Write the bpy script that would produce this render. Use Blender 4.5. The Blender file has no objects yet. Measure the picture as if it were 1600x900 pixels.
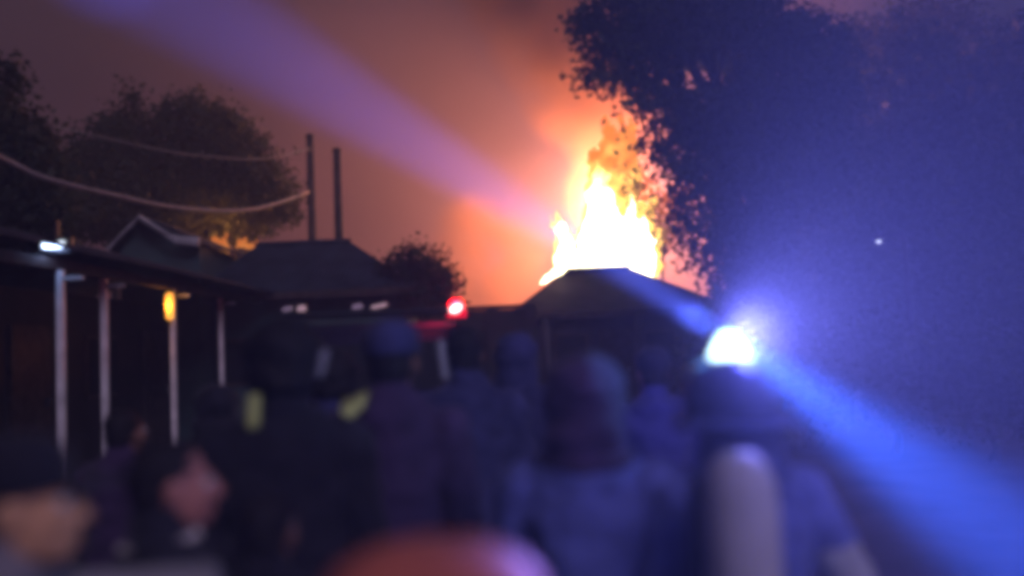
import bpy, bmesh, math, random
from mathutils import Vector, Matrix, noise
random.seed(7)
R = math.radians
SC = bpy.context.scene
COL = SC.collection

# ------------------------------------------------------------------ camera
F = 1386.0                       # focal length in photo pixels (1600 wide)
CAMZ = 1.70
cam_d = bpy.data.cameras.new('camera')
cam = bpy.data.objects.new('camera', cam_d); COL.objects.link(cam)
cam_d.sensor_width = 36.0; cam_d.lens = F / 1600 * 36.0
cam_d.clip_start = 0.05; cam_d.clip_end = 500
PITCH = math.atan(90 / F); ROLL = R(2.4)
CM = Matrix.Translation((0, 0, CAMZ)) @ Matrix.Rotation(math.pi / 2 + PITCH, 4, 'X') @ Matrix.Rotation(-ROLL, 4, 'Z')
cam.matrix_world = CM
cam_d.dof.use_dof = True; cam_d.dof.focus_distance = 19.0; cam_d.dof.aperture_fstop = 0.58
SC.camera = cam

def at(x, y, d):
    """world point seen at photo pixel (x, y), d metres ahead (along +Y)"""
    v = CM.to_3x3() @ Vector(((x - 800) / F, (450 - y) / F, -1.0))
    return Vector((0, 0, CAMZ)) + v * (d / v.y)

# ------------------------------------------------------------------ world, moon, exposure
W = bpy.data.worlds.new('World'); SC.world = W; W.use_nodes = True
bgn = W.node_tree.nodes['Background']
sky = W.node_tree.nodes.new('ShaderNodeTexSky'); sky.sky_type = 'NISHITA'; sky.sun_disc = False
sky.sun_elevation = R(-4.0); sky.sun_rotation = R(200)
W.node_tree.links.new(sky.outputs[0], bgn.inputs[0])
bgn.inputs[1].default_value = 0.12
sun_d = bpy.data.lights.new('night_light', 'SUN'); sun_d.energy = 1.1; sun_d.angle = R(25); sun_d.color = (0.80, 0.64, 1.0)
sun = bpy.data.objects.new('night_light', sun_d); COL.objects.link(sun)
sun.rotation_euler = (R(56), 0, R(30))        # from behind the camera on the right
SC.view_settings.view_transform = 'Standard'; SC.view_settings.look = 'None'
SC.view_settings.exposure = 0.0; SC.view_settings.gamma = 1.0
cy = SC.cycles
cy.max_bounces = 2; cy.diffuse_bounces = 1; cy.glossy_bounces = 1; cy.transmission_bounces = 2
cy.volume_bounces = 0; cy.transparent_max_bounces = 12
cy.use_adaptive_sampling = True; cy.adaptive_threshold = 0.02
cy.use_denoising = True; cy.caustics_reflective = False; cy.caustics_refractive = False
cy.sample_clamp_indirect = 4.0
cy.filter_width = 5.8            # soft phone-video picture

# ------------------------------------------------------------------ materials
def mat(name, col, rough=0.7, vary=0.25, scale=6.0, bump=0.15, metal=0.0, emit=None, estr=0.0, spec=0.3, sheen=0.0):
    m = bpy.data.materials.new(name); m.use_nodes = True
    n = m.node_tree.nodes; l = m.node_tree.links; b = n['Principled BSDF']
    tc = n.new('ShaderNodeTexCoord'); nz = n.new('ShaderNodeTexNoise')
    nz.inputs['Scale'].default_value = scale; nz.inputs['Detail'].default_value = 5
    l.new(tc.outputs['Object'], nz.inputs['Vector'])
    cr = n.new('ShaderNodeValToRGB')
    lo = tuple(c * (1 - vary) for c in col); hi = tuple(min(1, c * (1 + vary)) for c in col)
    cr.color_ramp.elements[0].position = 0.3; cr.color_ramp.elements[1].position = 0.7
    cr.color_ramp.elements[0].color = (*lo, 1); cr.color_ramp.elements[1].color = (*hi, 1)
    l.new(nz.outputs['Fac'], cr.inputs['Fac']); l.new(cr.outputs['Color'], b.inputs['Base Color'])
    b.inputs['Roughness'].default_value = rough; b.inputs['Metallic'].default_value = metal
    b.inputs['Specular IOR Level'].default_value = spec
    if sheen: b.inputs['Sheen Weight'].default_value = sheen
    if bump:
        bp = n.new('ShaderNodeBump'); bp.inputs['Strength'].default_value = bump; bp.inputs['Distance'].default_value = 0.02
        l.new(nz.outputs['Fac'], bp.inputs['Height']); l.new(bp.outputs['Normal'], b.inputs['Normal'])
    if emit:
        b.inputs['Emission Color'].default_value = (*emit, 1); b.inputs['Emission Strength'].default_value = estr
    return m

def vol(name, col, dens, aniso=0.0, emit=None, estr=0.0):
    m = bpy.data.materials.new(name); m.use_nodes = True
    n = m.node_tree.nodes; n.remove(n['Principled BSDF'])
    v = n.new('ShaderNodeVolumePrincipled')
    v.inputs['Color'].default_value = (*col, 1); v.inputs['Density'].default_value = dens
    v.inputs['Anisotropy'].default_value = aniso
    if emit:
        v.inputs['Emission Color'].default_value = (*emit, 1); v.inputs['Emission Strength'].default_value = estr
    m.node_tree.links.new(v.outputs[0], n['Material Output'].inputs['Volume'])
    return m

def smoky(m, dens, scale, lo, hi, stretch=(1, 1, 1), blobs=()):
    """break an even volume up into ragged billows"""
    n = m.node_tree.nodes; l = m.node_tree.links; v = [q for q in n if q.type == 'PRINCIPLED_VOLUME'][0]
    tc = n.new('ShaderNodeTexCoord'); mp = n.new('ShaderNodeMapping'); mp.inputs['Scale'].default_value = stretch
    nz = n.new('ShaderNodeTexNoise'); nz.inputs['Scale'].default_value = scale; nz.inputs['Detail'].default_value = 3.5; nz.inputs['Distortion'].default_value = 0.6
    mr = n.new('ShaderNodeMapRange'); mr.inputs[1].default_value = lo; mr.inputs[2].default_value = hi; mr.inputs[3].default_value = 0; mr.inputs[4].default_value = dens
    l.new(tc.outputs['Object'], mp.inputs[0]); l.new(mp.outputs[0], nz.inputs['Vector']); l.new(nz.outputs['Fac'], mr.inputs[0]); 
    last = None
    for c, q in blobs:               # density thins out towards the edge of every billow
        di = n.new('ShaderNodeVectorMath'); di.operation = 'DISTANCE'; di.inputs[1].default_value = c; l.new(tc.outputs['Object'], di.inputs[0])
        fr = n.new('ShaderNodeMapRange'); fr.interpolation_type = 'SMOOTHSTEP'; fr.inputs[1].default_value = q * .35; fr.inputs[2].default_value = q * 1.05; fr.inputs[3].default_value = 1; fr.inputs[4].default_value = 0
        l.new(di.outputs['Value'], fr.inputs[0])
        if last is None: last = fr.outputs[0]
        else:
            mxn = n.new('ShaderNodeMath'); mxn.operation = 'MAXIMUM'; l.new(last, mxn.inputs[0]); l.new(fr.outputs[0], mxn.inputs[1]); last = mxn.outputs[0]
    mu = n.new('ShaderNodeMath'); mu.operation = 'MULTIPLY'; l.new(mr.outputs[0], mu.inputs[0])
    if last is not None: l.new(last, mu.inputs[1])
    else: mu.inputs[1].default_value = 1
    l.new(mu.outputs[0], v.inputs['Density'])
    return m

def corrugated(name, col, period=0.09):
    m = mat(name, col, 0.9, 0.4, 2.0, 0.1, 0.0, spec=0.1)
    n = m.node_tree.nodes; l = m.node_tree.links
    w = n.new('ShaderNodeTexWave'); w.inputs['Scale'].default_value = 1.0 / period / 3.2
    w.inputs['Distortion'].default_value = 0
    tc = [q for q in n if q.type == 'TEX_COORD'][0]; l.new(tc.outputs['Object'], w.inputs['Vector'])
    bp = n.new('ShaderNodeBump'); bp.inputs['Strength'].default_value = 0.8; bp.inputs['Distance'].default_value = 0.03
    l.new(w.outputs['Fac'], bp.inputs['Height']); l.new(bp.outputs['Normal'], n['Principled BSDF'].inputs['Normal'])
    return m

M = {}
M['dirt'] = mat('dirt', (0.035, 0.03, 0.034), 0.95, 0.5, 1.3, 0.6)
M['road'] = mat('asphalt', (0.03, 0.03, 0.034), 0.95, 0.35, 9, 0.4)
M['bark'] = mat('bark', (0.035, 0.026, 0.024), 0.95, 0.4, 8, 0.6)
def leaf_mat(name, col):
    m = mat(name, col, 0.6, 0.5, 0.7, 0)
    n = m.node_tree.nodes; l = m.node_tree.links; b = n['Principled BSDF']
    t = n.new('ShaderNodeBsdfTranslucent'); t.inputs[0].default_value = (col[0] * 1.8, col[1] * 1.6, col[2], 1)
    mx = n.new('ShaderNodeMixShader'); mx.inputs[0].default_value = 0.35
    l.new(b.outputs[0], mx.inputs[1]); l.new(t.outputs[0], mx.inputs[2]); l.new(mx.outputs[0], n['Material Output'].inputs['Surface'])
    return m
M['leaf'] = leaf_mat('dark_leaves', (0.032, 0.042, 0.026))
M['leaf2'] = leaf_mat('dry_leaves', (0.26, 0.15, 0.05))
M['plaster'] = mat('stained_plaster', (0.05, 0.045, 0.055), 0.9, 0.35, 1.6, 0.3)
M['darkwall'] = mat('dark_wall', (0.03, 0.026, 0.03), 0.9, 0.4, 1.5, 0.3)
M['greenwall'] = mat('green_wall', (0.05, 0.085, 0.085), 0.85, 0.3, 1.5, 0.3)
M['tin'] = corrugated('weathered_tin_sheet', (0.035, 0.045, 0.065))
M['tin2'] = mat('rusty_tin_sheet', (0.035, 0.025, 0.034), 0.95, 0.4, 2.5, 0.2, spec=0.1)
M['white'] = mat('white_paint', (0.78, 0.74, 0.74), 0.6, 0.2, 5, 0.1)
M['palegrey'] = mat('pale_grey_paint', (0.38, 0.37, 0.38), 0.7, 0.3, 4, 0.1)
M['wood'] = mat('dark_wood', (0.06, 0.045, 0.04), 0.85, 0.4, 7, 0.3)
M['dark'] = mat('black_plastic', (0.02, 0.02, 0.024), 0.5, 0.2, 10, 0.05)
M['glass'] = mat('dark_glass', (0.015, 0.016, 0.02), 0.6, 0.2, 3, 0, spec=0.12)
M['vanpaint'] = mat('dark_vehicle_paint', (0.03, 0.024, 0.05), 0.8, 0.2, 2, 0.02, 0.0, spec=0.1)
M['rubber'] = mat('rubber', (0.015, 0.015, 0.015), 0.9, 0.3, 12, 0.2)
M['steel'] = mat('steel', (0.3, 0.3, 0.32), 0.4, 0.2, 8, 0.05, 0.8)
M['cable'] = mat('pale_cable', (0.30, 0.27, 0.27), 0.7, 0.25, 3, 0.1)
M['skin1'] = mat('skin_warm_brown', (0.74, 0.40, 0.21), 0.5, 0.15, 6, 0.05)
M['skin2'] = mat('skin_ruddy', (0.56, 0.24, 0.19), 0.5, 0.15, 6, 0.05)
M['skin3'] = mat('skin_brown', (0.26, 0.14, 0.10), 0.55, 0.15, 6, 0.05)
M['hair'] = mat('dark_hair', (0.018, 0.014, 0.014), 0.7, 0.4, 30, 0.8)
M['eye'] = mat('eye_white', (0.7, 0.68, 0.66), 0.2, 0.05, 5, 0)
M['navy'] = mat('navy_cloth', (0.05, 0.05, 0.14), 0.9, 0.4, 7, 0.5, sheen=0.1)
M['blue'] = mat('blue_cloth_with_veil', (0.13, 0.16, 0.48), 0.9, 0.35, 7, 0.5, sheen=0.1)  # blue coat colour, brightened to stand in for the lamp's blue veil
M['black'] = mat('black_cloth', (0.02, 0.018, 0.025), 0.9, 0.4, 7, 0.5, sheen=0.1)
M['plum'] = mat('plum_cloth', (0.06, 0.035, 0.09), 0.9, 0.4, 7, 0.5, sheen=0.1)
M['orange'] = mat('orange_red_shell', (0.66, 0.17, 0.09), 0.75, 0.3, 9, 0.05)
M['grey'] = mat('grey_cloth', (0.20, 0.18, 0.19), 0.9, 0.3, 7, 0.5)
M['palecloth'] = mat('pale_sleeve_cloth', (0.46, 0.45, 0.40), 0.9, 0.3, 7, 0.5)
M['hivis'] = mat('yellow_green_hi_vis', (0.60, 0.66, 0.22), 0.6, 0.25, 9, 0.2)
M['reflect'] = mat('pale_reflective_tape', (0.50, 0.50, 0.56), 0.4, 0.2, 9, 0.1)
M['helmet_dark'] = mat('dark_helmet_shell', (0.05, 0.05, 0.16), 0.8, 0.2, 6, 0.05)
M['helmet_blue'] = mat('blue_grey_helmet_shell', (0.06, 0.08, 0.22), 0.75, 0.2, 6, 0.05)
M['tank'] = mat('pale_cylinder_paint', (0.52, 0.48, 0.44), 0.55, 0.25, 5, 0.05)
M['bead'] = mat('pale_beads', (0.88, 0.82, 0.74), 0.25, 0.1, 5, 0)

# ------------------------------------------------------------------ mesh helpers
def obj(name, bm, m, parent=None, smooth=False):
    me = bpy.data.meshes.new(name)
    bmesh.ops.recalc_face_normals(bm, faces=bm.faces)
    bm.to_mesh(me); bm.free()
    me.materials.append(m)
    if smooth:
        for p in me.polygons: p.use_smooth = True
    o = bpy.data.objects.new(name, me); COL.objects.link(o)
    if parent: o.parent = parent
    return o

def tag(o, label=None, cat=None, group=None, kind=None):
    if label: o['label'] = label
    if cat: o['category'] = cat
    if group: o['group'] = group
    if kind: o['kind'] = kind
    return o

def thing(name, label, cat, loc=(0, 0, 0), rz=0, group=None):
    o = bpy.data.objects.new(name, None); COL.objects.link(o)
    o.location = loc; o.rotation_euler = (0, 0, rz); o.empty_display_size = 0.1
    return tag(o, label, cat, group)

def box(bm, c, s, rot=None, bevel=0.0):
    g = bmesh.ops.create_cube(bm, size=1.0)
    vs = g['verts']
    mt = Matrix.Translation(c) @ (rot.to_4x4() if rot else Matrix.Identity(4)) @ Matrix.Diagonal((*s, 1))
    bmesh.ops.transform(bm, matrix=mt, verts=vs)
    if bevel:
        es = list({e for v in vs for e in v.link_edges})
        bmesh.ops.bevel(bm, geom=es, offset=bevel, segments=2, affect='EDGES')
    return bm

def tube(bm, pts, rad, seg=10, cap=True, yref=None):
    """swept tube; rad entries are r or (rx, ry) with rx along X-ish"""
    rings = []
    n = len(pts); pts = [Vector(p) for p in pts]
    for i, p in enumerate(pts):
        t = (pts[min(i + 1, n - 1)] - pts[max(i - 1, 0)]).normalized()
        ref = Vector((1, 0, 0)) if abs(t.x) < 0.9 else Vector((0, 1, 0))
        a = (ref - t * ref.dot(t)).normalized(); b = t.cross(a)
        r = rad[i] if isinstance(rad, (list, tuple)) else rad
        rx, ry = r if isinstance(r, (list, tuple)) else (r, r)
        rings.append([bm.verts.new(p + a * rx * math.cos(k * 2 * math.pi / seg) + b * ry * math.sin(k * 2 * math.pi / seg)) for k in range(seg)])
    for A, B in zip(rings, rings[1:]):
        for k in range(seg):
            bm.faces.new((A[k], A[(k + 1) % seg], B[(k + 1) % seg], B[k]))
    if cap:
        bm.faces.new(rings[0][::-1]); bm.faces.new(rings[-1])
    return bm

def ball(bm, c, s, sub=2, rot=None):
    g = bmesh.ops.create_icosphere(bm, subdivisions=sub, radius=1.0)
    s = (s, s, s) if isinstance(s, (int, float)) else s
    mt = Matrix.Translation(c) @ (rot.to_4x4() if rot else Matrix.Identity(4)) @ Matrix.Diagonal((*s, 1))
    bmesh.ops.transform(bm, matrix=mt, verts=g['verts'])
    return bm

def limb(bm, pts, rad, seg=12):
    """closed rounded chain: tube + a ball at every joint"""
    tube(bm, pts, rad, seg)
    for p, r in zip(pts, rad):
        if isinstance(r, (list, tuple)): ball(bm, p, (r[0], r[1], min(r)), 2)
        else: ball(bm, p, r, 2)
    return bm

def lathe(bm, prof, seg=28, mt=None):
    rings = []
    for r, z in prof:
        if r < 1e-5: rings.append([bm.verts.new((0, 0, z))])
        else: rings.append([bm.verts.new((r * math.cos(k * 2 * math.pi / seg), r * math.sin(k * 2 * math.pi / seg), z)) for k in range(seg)])
    for A, B in zip(rings, rings[1:]):
        for k in range(seg):
            a = (A[k % len(A)], A[(k + 1) % len(A)], B[(k + 1) % len(B)], B[k % len(B)])
            a = list(dict.fromkeys(a))
            if len(a) > 2: bm.faces.new(a)
    if mt is not None: bmesh.ops.transform(bm, matrix=mt, verts=bm.verts)
    return bm

def fused(name, bm, voxel, m, parent=None, folds=0.0, fscale=6.0, smooth_it=3, seed=0.0):
    """fuse overlapping chunks into ONE continuous skin"""
    bmesh.ops.recalc_face_normals(bm, faces=bm.faces)
    me = bpy.data.meshes.new('tmp'); bm.to_mesh(me); bm.free()
    t = bpy.data.objects.new('tmp', me); COL.objects.link(t)
    md = t.modifiers.new('r', 'REMESH'); md.mode = 'VOXEL'; md.voxel_size = voxel
    sm = t.modifiers.new('s', 'SMOOTH'); sm.iterations = smooth_it; sm.factor = 0.5
    dg = bpy.context.evaluated_depsgraph_get(); dg.update()
    out = bpy.data.meshes.new_from_object(t.evaluated_get(dg))
    bpy.data.objects.remove(t); bpy.data.meshes.remove(me)
    out.name = name
    if folds:
        nr = [v.normal.copy() for v in out.vertices]
        for v, q in zip(out.vertices, nr):
            p = Vector((v.co.x * fscale, v.co.y * fscale, v.co.z * fscale * 1.6)) + Vector((seed, seed * 2, 0))
            v.co += q * (folds * (noise.noise(p) + 0.5 * noise.noise(p * 2.3)))
    out.materials.clear(); out.materials.append(m)
    for p in out.polygons: p.use_smooth = True
    o = bpy.data.objects.new(name, out); COL.objects.link(o)
    if parent: o.parent = parent
    return o

# ------------------------------------------------------------------ ground
bm = bmesh.new()
N = 60
for i in range(N + 1):
    for j in range(N + 1):
        x = (i / N - 0.5); y = (j / N - 0.5)
        x = x * abs(x) * 4 * 75; y = y * abs(y) * 4 * 75 + 15
        bm.verts.new((x, y, 0.03 * noise.noise(Vector((x * 0.4, y * 0.4, 0))) - 0.03))
bm.verts.ensure_lookup_table()
for i in range(N):
    for j in range(N):
        a = i * (N + 1) + j
        bm.faces.new([bm.verts[k] for k in (a, a + N + 1, a + N + 2, a + 1)])
tag(obj('ground', bm, M['dirt'], smooth=True), kind='structure')
bm = bmesh.new()
prev = None
for j in range(30):
    y = -8 + j * 1.0
    w = 0.25 * math.sin(j * 0.8)
    a = bm.verts.new((-3.3 + 0.12 * noise.noise(Vector((0, y, 3))), y, 0.012)); b = bm.verts.new((2.6 + w * 0.3, y, 0.012))
    if prev: bm.faces.new((prev[0], prev[1], b, a))
    prev = (a, b)
tag(obj('road', bm, M['road']), kind='structure')

# ------------------------------------------------------------------ houses
def panel_roof(name, quads, m, parent, th=0.05):
    """each slope a thick slab"""
    out = []
    for q in quads:
        bm = bmesh.new()
        v = [bm.verts.new(p) for p in q]
        f = bm.faces.new(v); f.normal_update()
        if f.normal.z < 0: f.normal_flip()
        g = bmesh.ops.extrude_face_region(bm, geom=[f])
        nv = [x for x in g['geom'] if isinstance(x, bmesh.types.BMVert)]
        bmesh.ops.translate(bm, vec=(0, 0, th), verts=nv)
        out.append(obj(name, bm, m, parent))
    return out

def bpart(name, m, parent, boxes, bevel=0.008):
    bm = bmesh.new()
    for b in boxes: box(bm, b[0], b[1], b[2] if len(b) > 2 else None, bevel)
    return obj(name, bm, m, parent)

# row building on the left with veranda posts along x = -4.85
XR = -4.85
row = thing('row_house', 'long dark single storey row with pale veranda posts along the left side', 'building', (0, 0, 0))
bpart('wall', M['darkwall'], row, [((-7.6, 10.0, 1.35), (2.6, 19.0, 2.7))])
bpart('veranda_floor', M['plaster'], row, [((-5.55, 10.0, 0.09), (1.45, 19.0, 0.18))])
panel_roof('roof_slope', [[(-4.45, 0.4, 2.86), (-4.45, 19.6, 2.86), (-7.6, 19.6, 3.75), (-7.6, 0.4, 3.75)],
                          [(-7.6, 0.4, 3.75), (-7.6, 19.6, 3.75), (-9.4, 19.6, 3.1), (-9.4, 0.4, 3.1)]], M['tin'], row)
bpart('eave_beam', M['wood'], row, [((XR, 10.0, 2.76), (0.10, 18.8, 0.12))])
for px_, y in ((95, 9.4), (163, 10.55), (270, 12.6), (345, 14.9)):
    x = at(px_, 500, y).x
    p = bpart('post', M['white'], row, [((x, y, 1.44), (0.075, 0.075, 2.52))])
    bpart('bracket', M['palegrey'], p, [((x + 0.13, y, 2.61), (0.24, 0.06, 0.05))])
for y in (3.2, 5.6, 7.6): bpart('post', M['wood'], row, [((XR, y, 1.44), (0.09, 0.09, 2.52))])
for y in (5.0, 8.6, 11.5, 15.5):
    d = bpart('door', M['wood'], row, [((-6.28, y, 1.2), (0.06, 0.95, 2.05))])
    bpart('handle', M['steel'], d, [((-6.23, y + 0.36, 1.2), (0.05, 0.03, 0.12))])
for y in (6.8, 10.0, 13.5, 17.2):
    w = bpart('window', M['wood'], row, [((-6.28, y, 1.65), (0.06, 1.0, 0.95))])
    bpart('pane', M['glass'], w, [((-6.24, y - 0.24, 1.65), (0.02, 0.42, 0.82)), ((-6.24, y + 0.24, 1.65), (0.02, 0.42, 0.82))])

# lit white strip lamp under the eave
def lamp_light(name, loc, power, col, parent, radius=0.05, spot=None, aim=None, blend=0.5):
    l = bpy.data.lights.new(name, 'SPOT' if spot else 'POINT'); l.energy = power; l.color = col; l.shadow_soft_size = radius
    o = bpy.data.objects.new(name, l); COL.objects.link(o)
    o.location = loc
    if spot:
        l.spot_size = R(spot); l.spot_blend = blend
        o.rotation_euler = Vector(aim).to_track_quat('-Z', 'Y').to_euler()
    if parent: o.parent = parent
    return o
M['led'] = mat('white_lamp_glow', (0.8, 0.85, 0.9), 0.5, 0, 5, 0, emit=(0.75, 0.88, 1.0), estr=2.2)
c = at(86, 383, 9.2)
lm = thing('strip_lamp', 'small glowing white strip lamp above the leftmost pale post', 'lamp', c)
box_ = bmesh.new(); box(box_, (0, 0.03, 0.0), (0.34, 0.08, 0.16), None, 0.01); obj('housing', box_, M['dark'], lm)
box_ = bmesh.new(); box(box_, (0, -0.03, 0.0), (0.24, 0.05, 0.075), None, 0.015); obj('lens', box_, M['led'], lm)
box_ = bmesh.new(); box(box_, (0, 0.04, 0.14), (0.04, 0.04, 0.24)); obj('bracket', box_, M['dark'], lm)
lamp_light('lamp_light', (0, -0.12, -0.05), 4, (0.35, 0.5, 1.0), lm)
# glowing amber tube added for the fire's gleam on the third post
M['amber'] = mat('amber_fire_gleam', (0.9, 0.5, 0.1), 0.5, 0, 5, 0, emit=(1.0, 0.42, 0.06), estr=1.25)
c = at(266, 478, 12.45)
lm = thing('fire_gleam', 'small glowing amber tube added for the firelight on the third pale post', 'lamp', c)
bm = bmesh.new(); tube(bm, [(0, -0.02, -0.2), (0, -0.02, -0.17), (0, -0.02, 0.15), (0, -0.02, 0.19)], [0.02, 0.055, 0.06, 0.03], 12); obj('lens', bm, M['amber'], lm, True)
bm = bmesh.new(); box(bm, (0, -0.01, 0.22), (0.09, 0.09, 0.06), None, 0.008); obj('cap', bm, M['dark'], lm)
lamp_light('lamp_light', (0, -0.15, 0), 6, (1.0, 0.4, 0.08), lm)  # light added along with the amber tube

# small gable shed roof above the row
sh = thing('gabled_shed', 'small gabled shed with pale sagging roof edge behind the left row', 'shed', (0, 0, 0))
pk = at(228, 347, 16.5); l_ = at(188, 392, 16.5); r_ = at(312, 384, 16.5)
base = 0.0
bm = bmesh.new()
f1 = [Vector((l_.x, 16.5, 0)), Vector((r_.x, 16.5, 0)), Vector((r_.x, 16.5, r_.z)), Vector((pk.x, 16.5, pk.z)), Vector((l_.x, 16.5, l_.z))]
va = [bm.verts.new(p) for p in f1]; vb = [bm.verts.new(p + Vector((0, 2.6, 0))) for p in f1]
bm.faces.new(va); bm.faces.new(vb[::-1])
for i in range(5): bm.faces.new((va[i], vb[i], vb[(i + 1) % 5], va[(i + 1) % 5]))
obj('wall', bm, M['greenwall'], sh)
ov = Vector((0, -0.25, 0.05)); bk = Vector((0, 2.85, 0.05))
panel_roof('roof_slope', [[l_ + ov + Vector((-.12, 0, -.06)), pk + ov, pk + bk, l_ + bk + Vector((-.12, 0, -.06))],
                          [r_ + ov + Vector((.12, 0, -.04)), pk + ov, pk + bk, r_ + bk + Vector((.12, 0, -.04))]], M['tin'], sh)
bm = bmesh.new()
tube(bm, [pk + Vector((0, -.3, .05)), pk.lerp(r_, .35) + Vector((0, -.3, -.02)), pk.lerp(r_, .7) + Vector((0, -.3, -.07)), r_ + Vector((0.1, -.3, .03))], [(0.05, 0.09)] * 4, 8)
obj('bargeboard', bm, M['palegrey'], sh)
bm = bmesh.new(); tube(bm, [pk + Vector((0, -.3, .05)), l_ + Vector((-.1, -.3, 0))], [(0.03, 0.05)] * 2, 8); obj('bargeboard', bm, M['palegrey'], sh)

def hip_house(name, label, x0, x1, y0, y1, ez, rz, rx0, rx1, wallm, roofm, over=0.35):
    h = thing(name, label, 'house', (0, 0, 0))
    bpart('wall', wallm, h, [(((x0 + x1) / 2, (y0 + y1) / 2, ez / 2 - 0.02), (x1 - x0, y1 - y0, ez - 0.04))])
    ym = (y0 + y1) / 2
    A = (x0 - over, y0 - over, ez); B = (x1 + over, y0 - over, ez); C = (x1 + over, y1 + over, ez); D = (x0 - over, y1 + over, ez)
    P = (rx0, ym, rz); Q = (rx1, ym, rz)
    panel_roof('roof_slope', [[A, B, Q, P], [C, D, P, Q]], roofm, h)
    panel_roof('roof_hip', [[B, C, Q], [D, A, P]], roofm, h)
    bm = bmesh.new(); tube(bm, [(rx0, ym, rz + 0.06), (rx1, ym, rz + 0.06)], 0.07, 8); obj('ridge_cap', bm, roofm, h)
    bpart('eave_board', M['wood'], h, [(((x0 + x1) / 2, y0 - over - 0.02, ez - 0.03), (x1 - x0 + 2 * over, 0.04, 0.14))])
    return h, ym

# hip roofed house in the middle distance
e0 = at(330, 470, 16.8); e1 = at(625, 445, 16.8); rg = at(400, 388, 18.6); rg1 = at(548, 388, 18.6)
h2, ym = hip_house('hip_roofed_house', 'dark hip roofed house between the row and the crooked bush', e0.x, e1.x, 17.0, 20.2, 2.85, rg.z, rg.x, rg1.x, M['greenwall'], M['tin'])
for x in (-5.2, -3.6):
    w = bpart('window', M['wood'], h2, [((x, 16.98, 1.6), (0.9, 0.06, 0.9))]); bpart('pane', M['glass'], w, [((x, 16.94, 1.6), (0.76, 0.02, 0.76))])
d = bpart('door', M['wood'], h2, [((-4.4, 16.98, 1.0), (0.75, 0.06, 2.0))]); bpart('handle', M['steel'], d, [((-4.12, 16.93, 1.0), (0.04, 0.05, 0.12))])

# burning house
HB = 22.0
q0 = at(812, 492, HB); q1 = at(1120, 486, HB); g0 = at(882, 426, HB + 1.5); g1 = at(985, 428, HB + 1.5)
h1, ym = hip_house('burning_house', 'hip roofed house with flames bursting from the back of its roof', q0.x, q1.x, HB, HB + 3.0, q0.z - 0.05, g0.z, g0.x, g1.x, M['plaster'], M['tin2'], 0.3)
for x in (1.4, 3.6):
    w = bpart('window', M['wood'], h1, [((x, HB - 0.02, 1.5), (0.85, 0.06, 0.9))]); bpart('pane', M['glass'], w, [((x, HB - 0.06, 1.5), (0.7, 0.02, 0.76))])
d = bpart('door', M['wood'], h1, [((2.5, HB - 0.02, 1.0), (0.8, 0.06, 2.0))]); bpart('handle', M['steel'], d, [((2.8, HB - 0.07, 1.0), (0.04, 0.05, 0.12))])
for x in (0.75, 2.95, 4.35):
    bm = bmesh.new(); tube(bm, [(x, HB - 1.0, 0), (x, HB - 1.0, q0.z - 0.12)], 0.09, 12); obj('column', bm, M['plaster'], h1, True)
bpart('porch_beam', M['wood'], h1, [((2.6, HB - 1.0, q0.z - 0.09), (4.4, 0.14, 0.14))])

bw = thing('boundary_wall', 'low dark boundary wall running left from the burning house', 'wall', (0, 0, 0))
w0 = at(650, 482, 20.5); w1 = at(828, 478, 20.5)
bpart('wall_panel', M['darkwall'], bw, [(((w0.x + w1.x) / 2, 20.5, w1.z / 2 - .03), (w1.x - w0.x, .18, w1.z - .06))])
bpart('coping', M['darkwall'], bw, [(((w0.x + w1.x) / 2, 20.5, w1.z), (w1.x - w0.x + .06, .26, .09))])
for k in range(4):
    x = w0.x + (w1.x - w0.x) * k / 3
    bpart('pier', M['darkwall'], bw, [((x, 20.45, w1.z / 2 + .02), (.26, .3, w1.z + .04))])

# ------------------------------------------------------------------ fire
def flame_mat(name, hot, cool, s_hot, s_cool, zlo, zhi):
    """flame: hotter inside and below, cooler and redder towards the tips"""
    m = bpy.data.materials.new(name); m.use_nodes = True
    n = m.node_tree.nodes; l = m.node_tree.links; n.remove(n['Principled BSDF'])
    tc = n.new('ShaderNodeTexCoord'); nz = n.new('ShaderNodeTexNoise'); nz.inputs['Scale'].default_value = 1.6; nz.inputs['Detail'].default_value = 4
    l.new(tc.outputs['Object'], nz.inputs['Vector'])
    sp = n.new('ShaderNodeSeparateXYZ'); l.new(tc.outputs['Object'], sp.inputs[0])
    mr = n.new('ShaderNodeMapRange'); mr.inputs[1].default_value = zlo; mr.inputs[2].default_value = zhi
    l.new(sp.outputs['Z'], mr.inputs[0])
    ad = n.new('ShaderNodeMath'); ad.operation = 'MULTIPLY_ADD'; ad.inputs[1].default_value = 0.9; l.new(nz.outputs['Fac'], ad.inputs[0])
    sb = n.new('ShaderNodeMath'); sb.operation = 'SUBTRACT'; sb.inputs[1].default_value = 0.45; l.new(mr.outputs[0], sb.inputs[0]); l.new(sb.outputs[0], ad.inputs[2])
    cr = n.new('ShaderNodeValToRGB'); cr.color_ramp.elements[0].color = (*[c * s_hot for c in hot], 1); cr.color_ramp.elements[1].color = (*[c * s_cool for c in cool], 1)
    cr.color_ramp.elements[0].position = 0.25; cr.color_ramp.elements[1].position = 0.8
    l.new(ad.outputs[0], cr.inputs[0])
    e = n.new('ShaderNodeEmission'); l.new(cr.outputs[0], e.inputs[0])
    l.new(e.outputs[0], n['Material Output'].inputs['Surface'])
    return m

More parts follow.
